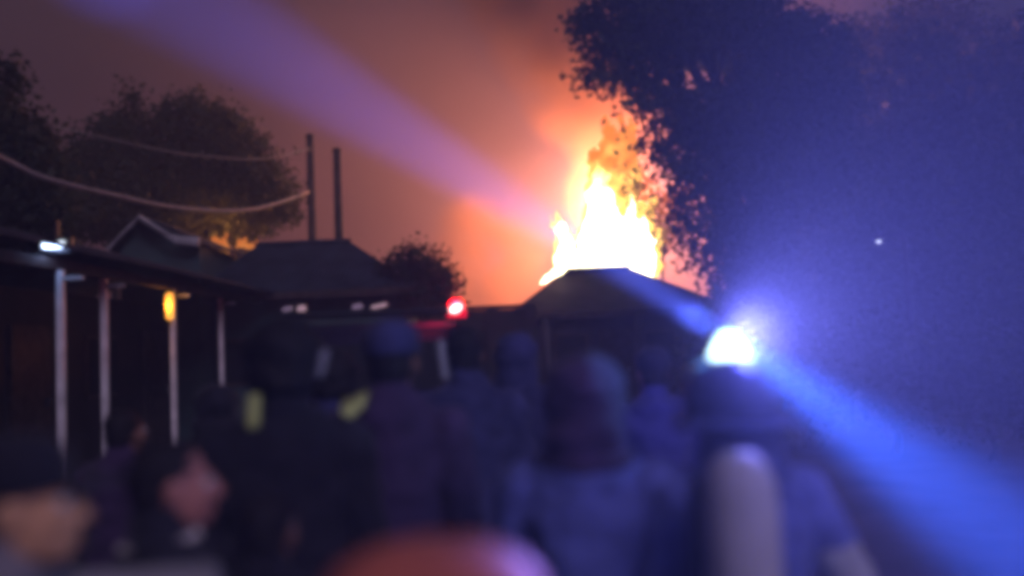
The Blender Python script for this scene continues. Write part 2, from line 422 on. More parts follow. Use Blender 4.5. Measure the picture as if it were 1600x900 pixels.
def tongue(bm, base, top, r, wob, seed, n=9):
    pts, rr = [], []
    for i in range(n):
        t = i / (n - 1)
        p = Vector(base).lerp(Vector(top), t)
        p += Vector((noise.noise(Vector((seed, t * 3, 0))), noise.noise(Vector((seed, t * 3, 9))) * 0.7, 0)) * wob * (0.3 + t)
        pts.append(p); rr.append(max(0.02, r * (1 - t) ** 0.7 * (0.85 + 0.35 * math.sin(t * 6 + seed)) + 0.02))
    tube(bm, pts, rr, 10)

def flame(bm, spec, D, k=1.0, kd=0.0):
    for i, (bx, by, tx, ty, rp, dd) in enumerate(spec):
        b = at(bx, by, D + dd + kd); t = at(tx, ty, D + dd + kd + random.uniform(-.2, .2))
        tongue(bm, b, t, rp * k * D / F, 0.16, i * 3.7 + bx)

FD = 24.6
fb = at(945, 425, FD)
fire = thing('house_fire', 'huge white hot flame rising behind the roof of the burning house', 'fire', (0, 0, 0))
M['core'] = flame_mat('flame_core', (1.0, 0.86, 0.55), (1.0, 0.55, 0.14), 9.0, 2.2, 4.2, 7.0)
M['lick'] = flame_mat('flame_lick', (1.0, 0.60, 0.12), (1.0, 0.26, 0.03), 2.4, 1.15, 3.8, 8.2)
M['ember'] = flame_mat('flame_low', (1.0, 0.42, 0.10), (1.0, 0.26, 0.05), 1.0, 0.6, 3.6, 4.6)
CORE = [(940, 430, 932, 246, 36, 0), (925, 430, 922, 300, 30, .2), (955, 425, 952, 268, 40, .1), (970, 430, 985, 300, 42, .0),
           (990, 430, 1010, 330, 34, .2), (1000, 430, 1024, 372, 24, -.1), (945, 430, 940, 330, 55, .3), (912, 430, 908, 385, 16, -.1),
           (888, 426, 880, 342, 21, .1), (884, 424, 870, 352, 13, .1), (965, 430, 965, 320, 52, -.1), (985, 430, 998, 345, 40, .1)]
bm = bmesh.new(); flame(bm, CORE, FD, 0.74)
fused('flame_core', bm, 0.05, M['core'], fire, 0.11, 2.2, 2, 3)
bm = bmesh.new()
flame(bm, [(950, 300, 944, 176, 22, .5), (965, 300, 975, 172, 24, .6), (980, 290, 996, 180, 16, .5), (955, 290, 960, 190, 26, .7), (1000, 400, 1022, 300, 18, .4),
           (1010, 425, 1030, 365, 13, .3), (930, 300, 928, 225, 16, .5), (985, 300, 1000, 262, 14, .5), (960, 330, 955, 190, 34, .7), (975, 330, 985, 185, 32, .8), (945, 330, 950, 200, 26, .6)], FD)
flame(bm, [(a, b, c + (c - 945) * .12, d - 16, e, f) for a, b, c, d, e, f in CORE], FD, 0.9, 0.75)
for w in ((1018, 415, 14), (1006, 330, 13)): ball(bm, at(w[0], w[1], FD + .3), w[2] * FD / F, 2)
fused('flame_tip', bm, 0.05, M['lick'], fire, 0.15, 2.5, 2, 8)
FIRE_C = at(958, 325, FD + 2.6)
lamp_light('fire_light', FIRE_C, 13500, (1.0, 0.35, 0.21), fire, 0.9)
# burning roof edge
re = thing('roof_edge_fire', 'thin line of fire creeping down the left hip of the burning roof', 'fire', (0, 0, 0))
bm = bmesh.new()
for i in range(9):
    t = i / 8
    b = at(880 - 34 * t, 424 + 20 * t, HB + 0.9 - 1.0 * t); tongue(bm, b, b + Vector((random.uniform(-.05, .05), 0, 0.16 * (1.2 - t) + .05)), 0.06 * (1.2 - t * .6), 0.03, i, 5)
fused('flame', bm, 0.025, M['core'], re, 0.03, 5, 1)
# small fires seen through the gaps behind the hip roofed house
for i, (x, y, s, lab) in enumerate(((345, 378, 14, 'small orange flame flickering behind the shed, left of two thin licks'), (377, 378, 7, 'thin pale flame lick just right of the small orange flame'), (392, 382, 6, 'thin low flame lick furthest right behind the hip roof'))):
    t = thing('small_fire', lab, 'fire', (0, 0, 0), 0, 'small fires behind the houses')
    D = 21.5
    bm = bmesh.new()
    flame(bm, [(x - s * .5, y + s * 1.2, x - s * .4, y - s * .6, s * .6, 0), (x + s * .3, y + s * 1.2, x + s * .5, y - s * 1.1, s * .7, .1), (x, y + s * 1.2, x - s * .1, y - s * .3, s * .8, .05)], D)
    fused('flame', bm, 0.03, M['ember'], t, 0.03, 5, 1)
    if i == 0: lamp_light('fire_light', at(x, y, D), 250, (1.0, 0.35, 0.08), t, 0.2)
    # burning heap of timber that carries the flame
    g = at(x, y + s * 1.3, D)
    bm = bmesh.new()
    for k in range(5):
        a = Vector((g.x + random.uniform(-.3, .3), D + random.uniform(-.2, .2), 0)); b = Vector((g.x + random.uniform(-.1, .1), D + random.uniform(-.1, .1), g.z))
        tube(bm, [a, b], 0.05, 6)
    obj('charred_timber', bm, M['wood'], t)

# ------------------------------------------------------------------ smoke
def cloud(name, label, blobs, m, disp, fs, vox, parent=None, cat='smoke'):
    bm = bmesh.new()
    for c, r in blobs: ball(bm, c, r, 3)
    o = fused(name, bm, vox, m, parent, disp, fs, 4)
    if parent is None: tag(o, label, cat, kind='stuff')
    return o
M['smoke'] = vol('lit_smoke', (0.90, 0.70, 0.82), 0.085, 0.0)
cloud('smoke_bank', 'wide bank of drifting smoke glowing pink brown above the houses', [((-12, 41, 8), (30, 15.5, 26)), ((-30, 42, 8), (26, 15, 24)), ((5, 41, 12), (13, 15, 21))], M['smoke'], 1.6, 0.12, 1.0)
pl = [(at(955, 300, 26.5), 1.0), (at(965, 215, 26.8), 1.15), (at(925, 125, 27.0), 1.6), (at(895, 40, 27.4), 1.9), (at(860, -50, 27.6), 2.1), (at(840, -150, 28), 2.4)]
pl = [(c, q * 1.6) for c, q in pl]
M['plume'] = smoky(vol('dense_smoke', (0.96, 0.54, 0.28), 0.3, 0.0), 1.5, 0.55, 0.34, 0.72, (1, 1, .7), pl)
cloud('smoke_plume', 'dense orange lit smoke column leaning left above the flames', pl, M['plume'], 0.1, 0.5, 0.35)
bl = [(at(765, 435, 26.2), 1.6), (at(740, 380, 26.4), 1.2), (at(800, 400, 26.0), 1.2), (at(742, 345, 26.6), 0.8), (at(780, 500, 26.2), 1.8), (at(705, 430, 26.4), 1.1)]
bl = [(c, q * 1.35) for c, q in bl]
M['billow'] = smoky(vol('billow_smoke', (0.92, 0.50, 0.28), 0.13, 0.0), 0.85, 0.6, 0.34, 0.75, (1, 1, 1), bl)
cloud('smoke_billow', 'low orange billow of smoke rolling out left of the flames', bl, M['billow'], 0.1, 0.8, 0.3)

# ------------------------------------------------------------------ trees
def leaves(bm, lobes, n, size, voids=(), fill=0.35):
    tot = sum(r[0] * r[1] * r[2] for c, r in lobes)
    for c, r in lobes:
        k = int(n * r[0] * r[1] * r[2] / tot)
        clumps = []
        for _ in range(max(6, k // 26)):
            d = Vector((random.gauss(0, 1), random.gauss(0, 1), random.gauss(0, 1))).normalized() * (random.uniform(fill, 1.0) ** 0.6)
            d *= 1 + 0.22 * noise.noise(d * 3 + c)
            clumps.append(c + Vector((d.x * r[0], d.y * r[1], d.z * r[2])))
        for cl in clumps:
            if any(((cl - vc).x / vr[0]) ** 2 + ((cl - vc).y / vr[1]) ** 2 + ((cl - vc).z / vr[2]) ** 2 < 1 for vc, vr in voids): continue
            cr = random.uniform(1.5, 3.2) * size
            for _ in range(26):
                p = cl + Vector((random.gauss(0, .48), random.gauss(0, .48), random.gauss(0, .42))) * cr
                if any(((p - vc).x / vr[0]) ** 2 + ((p - vc).y / vr[1]) ** 2 + ((p - vc).z / vr[2]) ** 2 < .8 for vc, vr in voids): continue
                a = Vector((random.gauss(0, 1), random.gauss(0, 1), random.gauss(-.3, .7))).normalized()
                b = a.cross(Vector((random.gauss(0, 1), random.gauss(0, 1), random.gauss(0, 1)))).normalized()
                s = size * random.uniform(.6, 1.25)
                v = [bm.verts.new(p), bm.verts.new(p + a * s * .5 + b * s * .28), bm.verts.new(p + a * s), bm.verts.new(p + a * s * .5 - b * s * .28)]
                bm.faces.new(v)
    return bm

def tree(name, label, base, lobes, n, size, tr, group, leafm='leaf', voids=(), cat='tree', fk=None):
    t = thing(name, label, cat, base, 0, group)
    t.location = base
    off = Vector(base)
    bm = bmesh.new()
    cen = sum((c for c, r in lobes), Vector()) / len(lobes)
    fork = off.lerp(cen, 0.45); fork.z = max(off.z + 0.3, min(c.z - r[2] * .5 for c, r in lobes))
    if fk: fork = Vector(fk)
    pts = [Vector((0, 0, -0.1)), Vector((0.05, 0, fork.z * .35)), (fork - off) * .8 + Vector((-.05, 0, 0)), fork - off]
    tube(bm, pts, [tr * 1.35, tr, tr * .85, tr * .7], 10)
    for c, r in lobes:
        if fk and r[0] < 0.62: continue
        e = c - off; s = fork - off
        mid = s.lerp(e, .5) + Vector((random.uniform(-.3, .3), random.uniform(-.3, .3), random.uniform(0, .3))) * r[0] * .4
        tube(bm, [s, mid, e], [tr * .6, tr * .38, tr * .15], 8)
        for _ in range(6):
            d = Vector((random.uniform(-1, 1) * r[0], random.uniform(-1, 1) * r[1], random.uniform(-.4, 1) * r[2])) * .75
            q = mid.lerp(e, random.uniform(.2, 1))
            tube(bm, [q, q.lerp(e + d, .55) + Vector((0, 0, .05)), e + d], [tr * .2, tr * .11, tr * .04], 5)
    obj('trunk', bm, M['bark'], t, True)
    bm = bmesh.new(); leaves(bm, lobes, n, size, voids)
    bmesh.ops.translate(bm, vec=-off, verts=bm.verts)
    cr = bpy.data.meshes.new('crown'); bm.to_mesh(cr); bm.free(); cr.materials.append(M[leafm])
    o = bpy.data.objects.new('crown', cr); COL.objects.link(o); o.parent = t
    return t

def lobe(x, y, d, rx, ry=None, rd=None):
    k = d / F; ry = ry or rx
    return (at(x, y, d), (rx * k, (rd or rx) * k, ry * k))

GL = 'trees on the left skyline'; GR = 'trees filling the right side'
D = 13.0
tree('leafy_tree', 'near dark tree cut by the left picture edge with one upright spray', (at(-60, 500, D).x, D, 0),
     [lobe(-20, 250, D, 95, 80), lobe(30, 290, D, 60, 60), lobe(5, 330, D, 75, 60), lobe(-60, 180, D, 60, 70), lobe(14, 110, D, 14, 30, 14), lobe(75, 330, D, 40, 40), lobe(8, 140, D, 14, 22, 14)], 26000, 0.135, 0.16, GL)
D = 21.0
tree('leafy_tree', 'dark tree with a thin top shoot between the edge tree and the round tree', (at(185, 500, D).x, D, 0),
     [lobe(180, 240, D, 62, 52), lobe(205, 205, D, 42, 36), lobe(150, 280, D, 60, 60), lobe(207, 158, D, 9, 22, 9), lobe(230, 200, D, 24, 18), lobe(200, 320, D, 90, 70), lobe(110, 310, D, 60, 55)], 26000, 0.15, 0.15, GL)
D = 22.5
tree('leafy_tree', 'broad round topped dark tree left of the two tall poles', (at(330, 500, D).x, D, 0),
     [lobe(310, 205, D, 65, 55), lobe(350, 235, D, 68, 55), lobe(285, 270, D, 70, 70), lobe(380, 290, D, 72, 62), lobe(425, 320, D, 45, 45), lobe(330, 330, D, 100, 55), lobe(270, 195, D, 30, 28)], 34000, 0.15, 0.18, GL)
D = 17.2
tree('small_tree', 'small crooked bushy tree right of the hip roofed house', (at(655, 520, D).x, D, 0),
     [lobe(650, 412, D, 42, 28), lobe(685, 435, D, 26, 28), lobe(625, 425, D, 26, 24), lobe(660, 460, D, 50, 36), lobe(700, 445, D, 14, 16)], 5200, 0.11, 0.07, GL)
D = 19.0
gap = [(at(1105, 118, D), (44 * D / F, 6, 36 * D / F)), (at(1040, 116, D), (7 * D / F, 3, 15 * D / F)), (at(1137, 133, D), (8 * D / F, 3, 8 * D / F)), (at(1050, 200, D), (5 * D / F, 3, 9 * D / F))]
tree('shade_tree', 'towering dark tree overhanging the fire with a bright gap in its crown', (at(1190, 520, D).x, D, 0),
     [lobe(972, 35, D, 66, 62), lobe(966, 95, D, 52, 50), lobe(1010, -40, D, 90, 60), lobe(1010, 130, D, 50, 50), lobe(1075, 40, D, 85, 70), lobe(1060, 205, D, 52, 60), lobe(1110, 130, D, 80, 90),
      lobe(1150, 50, D, 95, 80), lobe(1150, 210, D, 90, 80), lobe(1100, 290, D, 48, 60), lobe(1032, 215, D, 24, 42), lobe(1066, 328, D, 16, 18), lobe(1078, 372, D, 14, 18), lobe(1100, 402, D, 18, 16), lobe(906, 30, D, 14, 14), lobe(920, 118, D, 14, 12), lobe(1066, 265, D, 26, 34), lobe(1000, 165, D, 30, 26), lobe(1190, 310, D, 90, 80), lobe(1230, 130, D, 110, 110), lobe(1250, 240, D, 100, 90), lobe(1160, 390, D, 70, 60), lobe(1195, 455, D, 75, 60), lobe(1150, 475, D, 40, 36), lobe(1230, 500, D, 60, 50), lobe(1120, -40, D, 110, 60)], 64000, 0.18, 0.34, GR, 'leaf', gap, 'tree', at(1185, 300, D))
D = 25.0
tree('scorched_shrub', 'sparse fire lit shrub glowing at the right edge of the flames', (at(1048, 520, D).x, D, 0),
     [lobe(1000, 300, D, 26, 20), lobe(1030, 330, D, 30, 26), lobe(1022, 390, D, 20, 30), lobe(1055, 310, D, 20, 16), lobe(985, 280, D, 14, 12), lobe(1045, 370, D, 18, 22)], 1300, 0.17, 0.05, None, 'leaf2', (), 'shrub')
for (x, D, sx, top, lab) in ((1370, 22.0, 150, 60, 'tall dark tree just right of the towering shade tree'), (1560, 20.0, 140, 90, 'dark tree at the right picture edge'), (1460, 27.0, 150, 20, 'high dark tree between the two right edge trees'), (1400, 29.0, 130, 0, 'dark tree farthest back behind the towering shade tree')):
    lb = []
    for k in range(11):
        lb.append(lobe(x + random.uniform(-.6, .6) * sx, top + 60 + k * 36 + random.uniform(-25, 25), D + random.uniform(-1, 1), sx * random.uniform(.45, .7)))
    tree('shade_tree', lab, (at(x, 520, D).x, D, 0), lb, 26000, 0.28, 0.22, GR)

for (x, D, top, w, lab) in ((1120, 15.5, 500, 60, 'dark shrub beside the right corner of the burning house'), (1245, 13.5, 515, 75, 'dark round shrub under the towering shade tree'),
                            (1390, 12.5, 500, 80, 'broad dark shrub below the street lamp dot'), (1540, 11.5, 520, 85, 'dark shrub nearest the right picture edge')):
    lb = [lobe(x + random.uniform(-.7, .7) * w, top + 30 + random.uniform(0, 60), D + random.uniform(-.4, .4), w * random.uniform(.5, .75), 40) for k in range(7)]
    lb += [lobe(x + k * w * .5, top + 110, D, w * .6, 50) for k in (-1, 0, 1)]
    tree('garden_shrub', lab, (at(x, 560, D).x, D, 0), lb, 6500, 0.12, 0.05, 'shrubs on the right', 'leaf', (), 'shrub')

# ------------------------------------------------------------------ poles and cables
for (x, y, d, lab) in ((484, 214, 20.6, 'left one of the two tall utility poles above the hip roof'), (526, 236, 20.0, 'right one of the two tall utility poles above the hip roof')):
    tp = at(x, y, d)
    t = thing('utility_pole', lab, 'pole', (tp.x, d, 0), 0, 'pair of utility poles')
    bm = bmesh.new(); tube(bm, [(0, 0, -.05), (0, 0, tp.z * .5), (0, 0, tp.z)], [.13, .11, .085], 12); obj('shaft', bm, M['wood'], t, True)
    bm = bmesh.new(); lathe(bm, [(0, .05), (.06, .04), (.1, 0), (.1, -.04), (0, -.04)], 12, Matrix.Translation((0, 0, tp.z + .03))); obj('cap', bm, M['wood'], t, True)

def cable(lab, pts, r, m, grp=None):
    bm = bmesh.new()
    P = []
    n = 28
    for i in range(n + 1):
        u = i / n * (len(pts) - 1); k = min(int(u), len(pts) - 2); f = u - k
        p0 = pts[max(k - 1, 0)]; p1 = pts[k]; p2 = pts[k + 1]; p3 = pts[min(k + 2, len(pts) - 1)]
        P.append(0.5 * ((2 * p1) + (p2 - p0) * f + (2 * p0 - 5 * p1 + 4 * p2 - p3) * f * f + (3 * p1 - p0 - 3 * p2 + p3) * f ** 3))
    tube(bm, P, r, 8)
    return tag(obj('cable', bm, m, None, True), lab, 'cable', grp)
cable('thick pale cable sagging from the left tree to the two tall poles', [at(-220, 130, 8.2), at(-60, 215, 9.4), at(20, 255, 10.2), at(70, 278, 10.6), at(170, 303, 11.6), at(290, 326, 13.4), at(400, 326, 16), at(482, 300, 20.4)], 0.03, M['cable'])
cable('thin pale cable end crossing the round topped tree', [at(-160, 130, 13), at(40, 186, 15), at(240, 232, 17), at(320, 244, 18), at(410, 248, 19.2), at(484, 232, 20.5)], 0.012, M['cable'])

# ------------------------------------------------------------------ emergency vehicle (rear view)
VD = 8.3
vx = at(585, 520, VD).x
V = thing('emergency_van', 'dark van seen from behind with a glowing red beacon on its roof bar', 'van', (vx, VD, 0), R(9.5))
W2 = 0.96; L = 4.6
prof = [(0, .42), (0.0, .95), (.05, 1.25), (.20, 1.86), (.34, 1.97), (2.7, 2.0), (3.0, 1.93), (3.55, 1.28), (4.4, 1.12), (4.6, .95), (4.6, .42)]
bm = bmesh.new()
secs = []
for (u, s, zt) in ((-1.0, .0, 0), (-.93, .0, 0), (.93, 0, 0), (1.0, 0, 0)): pass
def ring(xf): 
    vs = []
    for (y, z) in prof:
        tum = 1.0 - max(0, (z - 1.15)) * 0.13
        vs.append(bm.verts.new((xf * W2 * tum, y, z)))
    return vs
A = ring(-1); B = ring(1)
bm.faces.new(A); bm.faces.new(B[::-1])
for i in range(len(prof)):
    j = (i + 1) % len(prof); bm.faces.new((A[i], B[i], B[j], A[j]))
bmesh.ops.recalc_face_normals(bm, faces=bm.faces)
bmesh.ops.bevel(bm, geom=list(bm.edges), offset=0.05, segments=3, affect='EDGES')
body = obj('body', bm, M['vanpaint'], V, True)
bpart('rear_window', M['glass'], V, [((0, 0.098, 1.55), (1.42, 0.03, 0.46), Matrix.Rotation(R(-14), 3, 'X'))], .01)
dl = bpart('rear_door', M['vanpaint'], V, [((0, 0.0, .92), (1.5, .03, .55), Matrix.Rotation(R(-4), 3, 'X'))], .012)
bpart('handle', M['steel'], dl, [((.1, -.03, 1.08), (.22, .03, .04))])
bpart('number_plate', M['palegrey'], dl, [((0, -.035, .82), (.46, .012, .12))], .003)
bpart('bumper', M['dark'], V, [((0, -.06, .46), (1.86, .16, .2))], .04)
M['tail'] = mat('dark_red_lens', (0.30, 0.02, 0.02), 0.25, .1, 6, 0)
for s in (-1, 1): bpart('tail_light', M['tail'], V, [((s * .84, 0.03, 1.0), (.13, .05, .36))], .02)
for s in (-1, 1):
    bpart('side_window', M['glass'], V, [((s * (W2 * .93), 1.5, 1.55), (.02, 2.3, .46), Matrix.Rotation(R(s * -7.5), 3, 'Y'))], .005)
    m_ = bpart('wing_mirror', M['dark'], V, [((s * 1.07, 3.35, 1.3), (.2, .09, .24))], .03)
for s in (-1, 1):
    for y in (.85, 3.75):
        bm = bmesh.new(); lathe(bm, [(.0, -.1), (.26, -.1), (.34, -.09), (.36, -.05), (.36, .05), (.34, .09), (.26, .1), (0, .1)], 26, Matrix.Translation((s * .88, y, .36)) @ Matrix.Rotation(math.pi / 2, 4, 'Y'))
        w = obj('wheel', bm, M['rubber'], V, True)
        bm = bmesh.new(); lathe(bm, [(0, -.02), (.1, -.02), (.22, .0), (.24, .02), (0, .03)], 20, Matrix.Translation((s * .99, y, .36)) @ Matrix.Rotation(s * math.pi / 2, 4, 'Y')); obj('rim', bm, M['steel'], w, True)
lb = bpart('light_bar', M['dark'], V, [((0, .62, 2.085), (1.72, .24, .07))], .02)
M['clear'] = mat('pale_lens_glint', (0.6, 0.5, 0.55), 0.3, .1, 6, 0, emit=(1.0, 0.62, 0.66), estr=0.22)  # pale glints of the lens pieces put in as weak emission
M['clear2'] = mat('faint_lens_glint', (0.5, 0.42, 0.5), 0.3, .1, 6, 0, emit=(0.8, 0.55, 0.75), estr=0.08)
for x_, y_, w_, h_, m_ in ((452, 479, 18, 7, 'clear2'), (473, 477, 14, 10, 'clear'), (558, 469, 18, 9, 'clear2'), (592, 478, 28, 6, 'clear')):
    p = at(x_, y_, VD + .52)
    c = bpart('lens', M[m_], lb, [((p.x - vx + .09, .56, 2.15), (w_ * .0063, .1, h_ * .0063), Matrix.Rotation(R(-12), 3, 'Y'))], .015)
M['red'] = mat('red_beacon_glow', (0.9, 0.05, 0.05), 0.3, 0, 5, 0, emit=(1.0, 0.42, 0.42), estr=5.0)
M['redrim'] = mat('red_beacon_lens', (0.8, 0.02, 0.03), 0.3, 0, 5, 0, emit=(1.0, 0.012, 0.05), estr=0.8)
p = at(712, 481, VD + .5)
bp = Vector((p.x - vx + .085, .5, p.z))
bm = bmesh.new(); lathe(bm, [(0, -.09), (.10, -.09), (.105, -.03), (.085, .06), (.05, .085), (0, .09)], 20, Matrix.Translation(bp + Vector((.02, .12, 0)))); obj('beacon_lens', bm, M['redrim'], lb, True)
bm = bmesh.new(); ball(bm, bp + Vector((0, -.02, 0)), (.07, .05, .045), 3, Matrix.Rotation(R(-25), 3, 'Y')); obj('beacon_bulb', bm, M['red'], lb, True)
lamp_light('beacon_light', bp + Vector((0, .05, .15)), 30, (1.0, 0.02, 0.08), lb, .06)

# ------------------------------------------------------------------ distant street lamp, right
D = 17.0; p = at(1372, 376, D)
t = thing('street_lamp', 'tiny distant pale street lamp dot among the right trees', 'street lamp', (p.x, D, 0))
bm = bmesh.new(); tube(bm, [(.5, 0, -.05), (.5, 0, p.z), (.44, 0, p.z + .12), (.05, 0, p.z + .1)], [.06, .045, .035, .03], 8); obj('post', bm, M['dark'], t, True)
bm = bmesh.new(); lathe(bm, [(0, .12), (.05, .1), (.1, .02), (.08, 0), (0, 0)], 12, Matrix.Translation((0, 0, p.z))); obj('lamp_head', bm, M['dark'], t, True)
M['dot'] = mat('faint_bulb_glow', (.8, .8, .9), .4, 0, 5, 0, emit=(.7, .75, 1.0), estr=1.2)
bm = bmesh.new(); ball(bm, (0, -.03, p.z - .01), .05, 2); obj('bulb', bm, M['dot'], t, True)

# ------------------------------------------------------------------ people
def person(label, x, d, head_y, heading, skin='skin3', top='navy', pants='black', head='hair', bend=0.0, look=0.0, build=1.0,
           arms=((.24, -.02, 1.12, .25, .08, .90), (.24, -.02, 1.12, .25, .08, .90)), seed=0.0, hatm=None, bow=0.0, h=None, wide=False):
    """standing person; (x, d) pixel column of the head and distance; head_y = pixel row of the crown"""
    crown = at(x, head_y, d)
    H = h or crown.z
    s = H / 1.75
    extra = {'helmet': .045, 'cap': .02, 'hair': .012, 'afro': .05, 'hood': .045}[head]
    s = (H - extra) / 1.75 if not h else s
    P = bpy.data.objects.new
    b = R(bend)
    def T(v, k=1.0):                    # bend the trunk about the hips
        v = Vector(v); q = v - Vector((0, 0, .95))
        if q.z <= 0: return v
        a = b * k
        return Vector((q.x, q.y * math.cos(a) + q.z * math.sin(a), q.z * math.cos(a) - q.y * math.sin(a))) + Vector((0, 0, .95))
    hl = Matrix.Rotation(R(look), 3, 'Z') @ Matrix.Rotation(R(-bow) - b, 3, 'X')
    neck = T((0, .0, 1.50)); hc = neck + (Matrix.Rotation(-b - R(bow), 3, 'X') @ Vector((0, .035, .125)))
    bw = build
    torso = [T((0, 0, .93)), T((0, 0, 1.05)), T((0, .0, 1.18)), T((0, .01, 1.32)), T((0, 0, 1.41)), T((0, -.005, 1.47))]
    trad = [(.165, .115), (.15 * bw, .105), (.145 * bw, .11), (.17, .12), (.165, .10), (.085, .07)]
    # body: one continuous mesh
    bm = bmesh.new()
    limb(bm, torso, trad, 16)
    limb(bm, [T((0, -.005, 1.44)), neck, hc - hl @ Vector((0, .02, .04))], [.068, .06, .058])
    arm_pts = []
    for sd, A in ((-1, arms[0]), (1, arms[1])):
        sh_ = T((sd * .185, 0, 1.41)); el = T((sd * A[0], A[1], A[2])); wr = T((sd * A[3], A[4], A[5]))
        arm_pts.append((sd, sh_, el, wr))
        limb(bm, [sh_, sh_.lerp(el, .5), el, el.lerp(wr, .4), wr], [.062, .052, .044, .042, .028])
        dr = (wr - el).normalized(); sidev = Vector((0, 1, 0)); sidev = (sidev - dr * sidev.dot(dr)).normalized()
        nrm = dr.cross(sidev)
        pc = wr + dr * .055
        ball(bm, pc, 1, 2, Matrix((sidev * .042, nrm * .018, dr * .055)).transposed())
        for k, (o_, ln) in enumerate(((-.030, .062), (-.010, .075), (.010, .08), (.030, .072))):
            f0 = pc + dr * .04 + sidev * o_; f1 = f0 + dr * ln * .5 - nrm * .008 * sd; f2 = f1 + dr * ln * .45 - nrm * .022 * sd
            limb(bm, [f0, f1, f2], [.0105, .0098, .008], 8)
        t0 = wr + dr * .025 + sidev * .03; t1 = t0 + (dr * .6 + sidev * .6).normalized() * .042; t2 = t1 + dr * .03
        limb(bm, [t0, t1, t2], [.014, .012, .009], 8)
    for sd in (-1, 1):
        limb(bm, [(sd * .095, 0, .92), (sd * .105, .005, .70), (sd * .11, .01, .50), (sd * .112, -.02, .30), (sd * .112, -.03, .09)], [.095, .078, .055, .056, .038])
        limb(bm, [(sd * .112, -.05, .05), (sd * .12, .07, .04), (sd * .125, .15, .03)], [.042, .042, .03])
    # head
    def hp(v): return hc + hl @ Vector(v)
    ball(bm, hp((0, -.015, .03)), (.077, .098, .092), 3, hl)
    ball(bm, hp((0, .035, -.03)), (.062, .068, .085), 3, hl)
    ball(bm, hp((0, .062, -.085)), (.036, .034, .028), 2, hl)                # chin
    limb(bm, [hp((0, .092, .025)), hp((0, .118, -.022))], [.011, .016], 8)    # nose
    for sd in (-1, 1):
        ball(bm, hp((sd * .014, .106, -.026)), .011, 2)
        ball(bm, hp((sd * .082, -.005, -.008)), (.010, .022, .034), 2, hl)   # ear
        ball(bm, hp((sd * .040, .070, -.02)), (.026, .024, .022), 2, hl)     # cheekbone
        ball(bm, hp((sd * .034, .085, .032)), (.030, .012, .010), 2, hl)     # brow
    ball(bm, hp((0, .096, -.056)), (.026, .012, .007), 2, hl); ball(bm, hp((0, .094, -.068)), (.023, .012, .008), 2, hl)   # lips
    bd = fused('person', bm, .0085, M[skin], None, 0, 1, 3)
    tag(bd, label, 'person', 'people watching the fire')
    for sd in (-1, 1):
        e = bmesh.new(); ball(e, hp((sd * .033, .083, .012)), .0145, 2); ey = obj('eye', e, M['eye'], bd, True)
        e = bmesh.new(); ball(e, hp((sd * .033, .0945, .012)), (.007, .004, .007), 2, hl); obj('iris', e, M['dark'], ey, True)
    # jacket
    bm = bmesh.new()
    limb(bm, [T((0, 0, .80), 0), T((0, 0, .93))] + torso[1:5] + [T((0, -.008, 1.465))], [(.205, .15), (.20, .145), (.19 * bw, .145), (.185 * bw, .15), (.205, .155), (.19, .13), (.10, .088)], 18)
    limb(bm, [T((0, -.008, 1.45)), T((0, -.01, 1.525))], [(.092, .085), (.082, .078)], 14)
    for sd, sh_, el, wr in arm_pts:
        limb(bm, [sh_ + Vector((0, 0, -.005)), sh_.lerp(el, .5), el, el.lerp(wr, .5), wr], [.083, .073, .064, .056, .047], 14)
    fused('jacket', bm, .0125, M[top], bd, .016, 7, 3, seed)
    bm = bmesh.new()
    limb(bm, [(0, 0, .98), (0, 0, .88)], [(.175, .125), (.18, .13)], 16)
    for sd in (-1, 1): limb(bm, [(sd * .095, 0, .90), (sd * .108, .005, .70), (sd * .113, .01, .50), (sd * .115, -.02, .30), (sd * .115, -.03, .08)], [.112, .098, .08, .075, .07])
    fused('trousers', bm, .015, M[pants], bd, .014, 6, 2, seed + 4)
    for sd in (-1, 1):
        bm = bmesh.new(); limb(bm, [(sd * .113, -.06, .055), (sd * .12, .06, .05), (sd * .127, .17, .04)], [.056, .054, .042]); box(bm, (sd * .12, .05, .012), (.085, .27, .022), None, .008)
        fused('shoe', bm, .012, M['rubber'], bd)
    # hair
    bm = bmesh.new()
    if head == 'afro':
        ball(bm, hp((0, -.03, .055)), (.118, .125, .112), 3, hl); ball(bm, hp((0, -.06, -.01)), (.105, .09, .10), 3, hl)
        fused('hair', bm, .012, M['hair'], bd, .014, 22, 1, seed)
    else:
        ball(bm, hp((0, -.028, .042)), (.085, .098, .09), 3, hl); ball(bm, hp((0, -.058, -.012)), (.074, .06, .075), 3, hl)
        fused('hair', bm, .0095, M['hair'], bd, .006, 30, 1, seed)
    if head == 'hood':
        bm = bmesh.new()
        ball(bm, hp((0, -.02, .035)), (.122, .135, .132), 3, hl); ball(bm, hp((0, -.055, -.07)), (.118, .105, .10), 3, hl)
        ball(bm, hp((0, -.06, -.14)), (.135, .10, .06), 3, hl)
        fused('hood', bm, .013, M[hatm or top], bd, .016, 9, 3, seed)
    MT = Matrix.Translation(hc) @ hl.to_4x4()
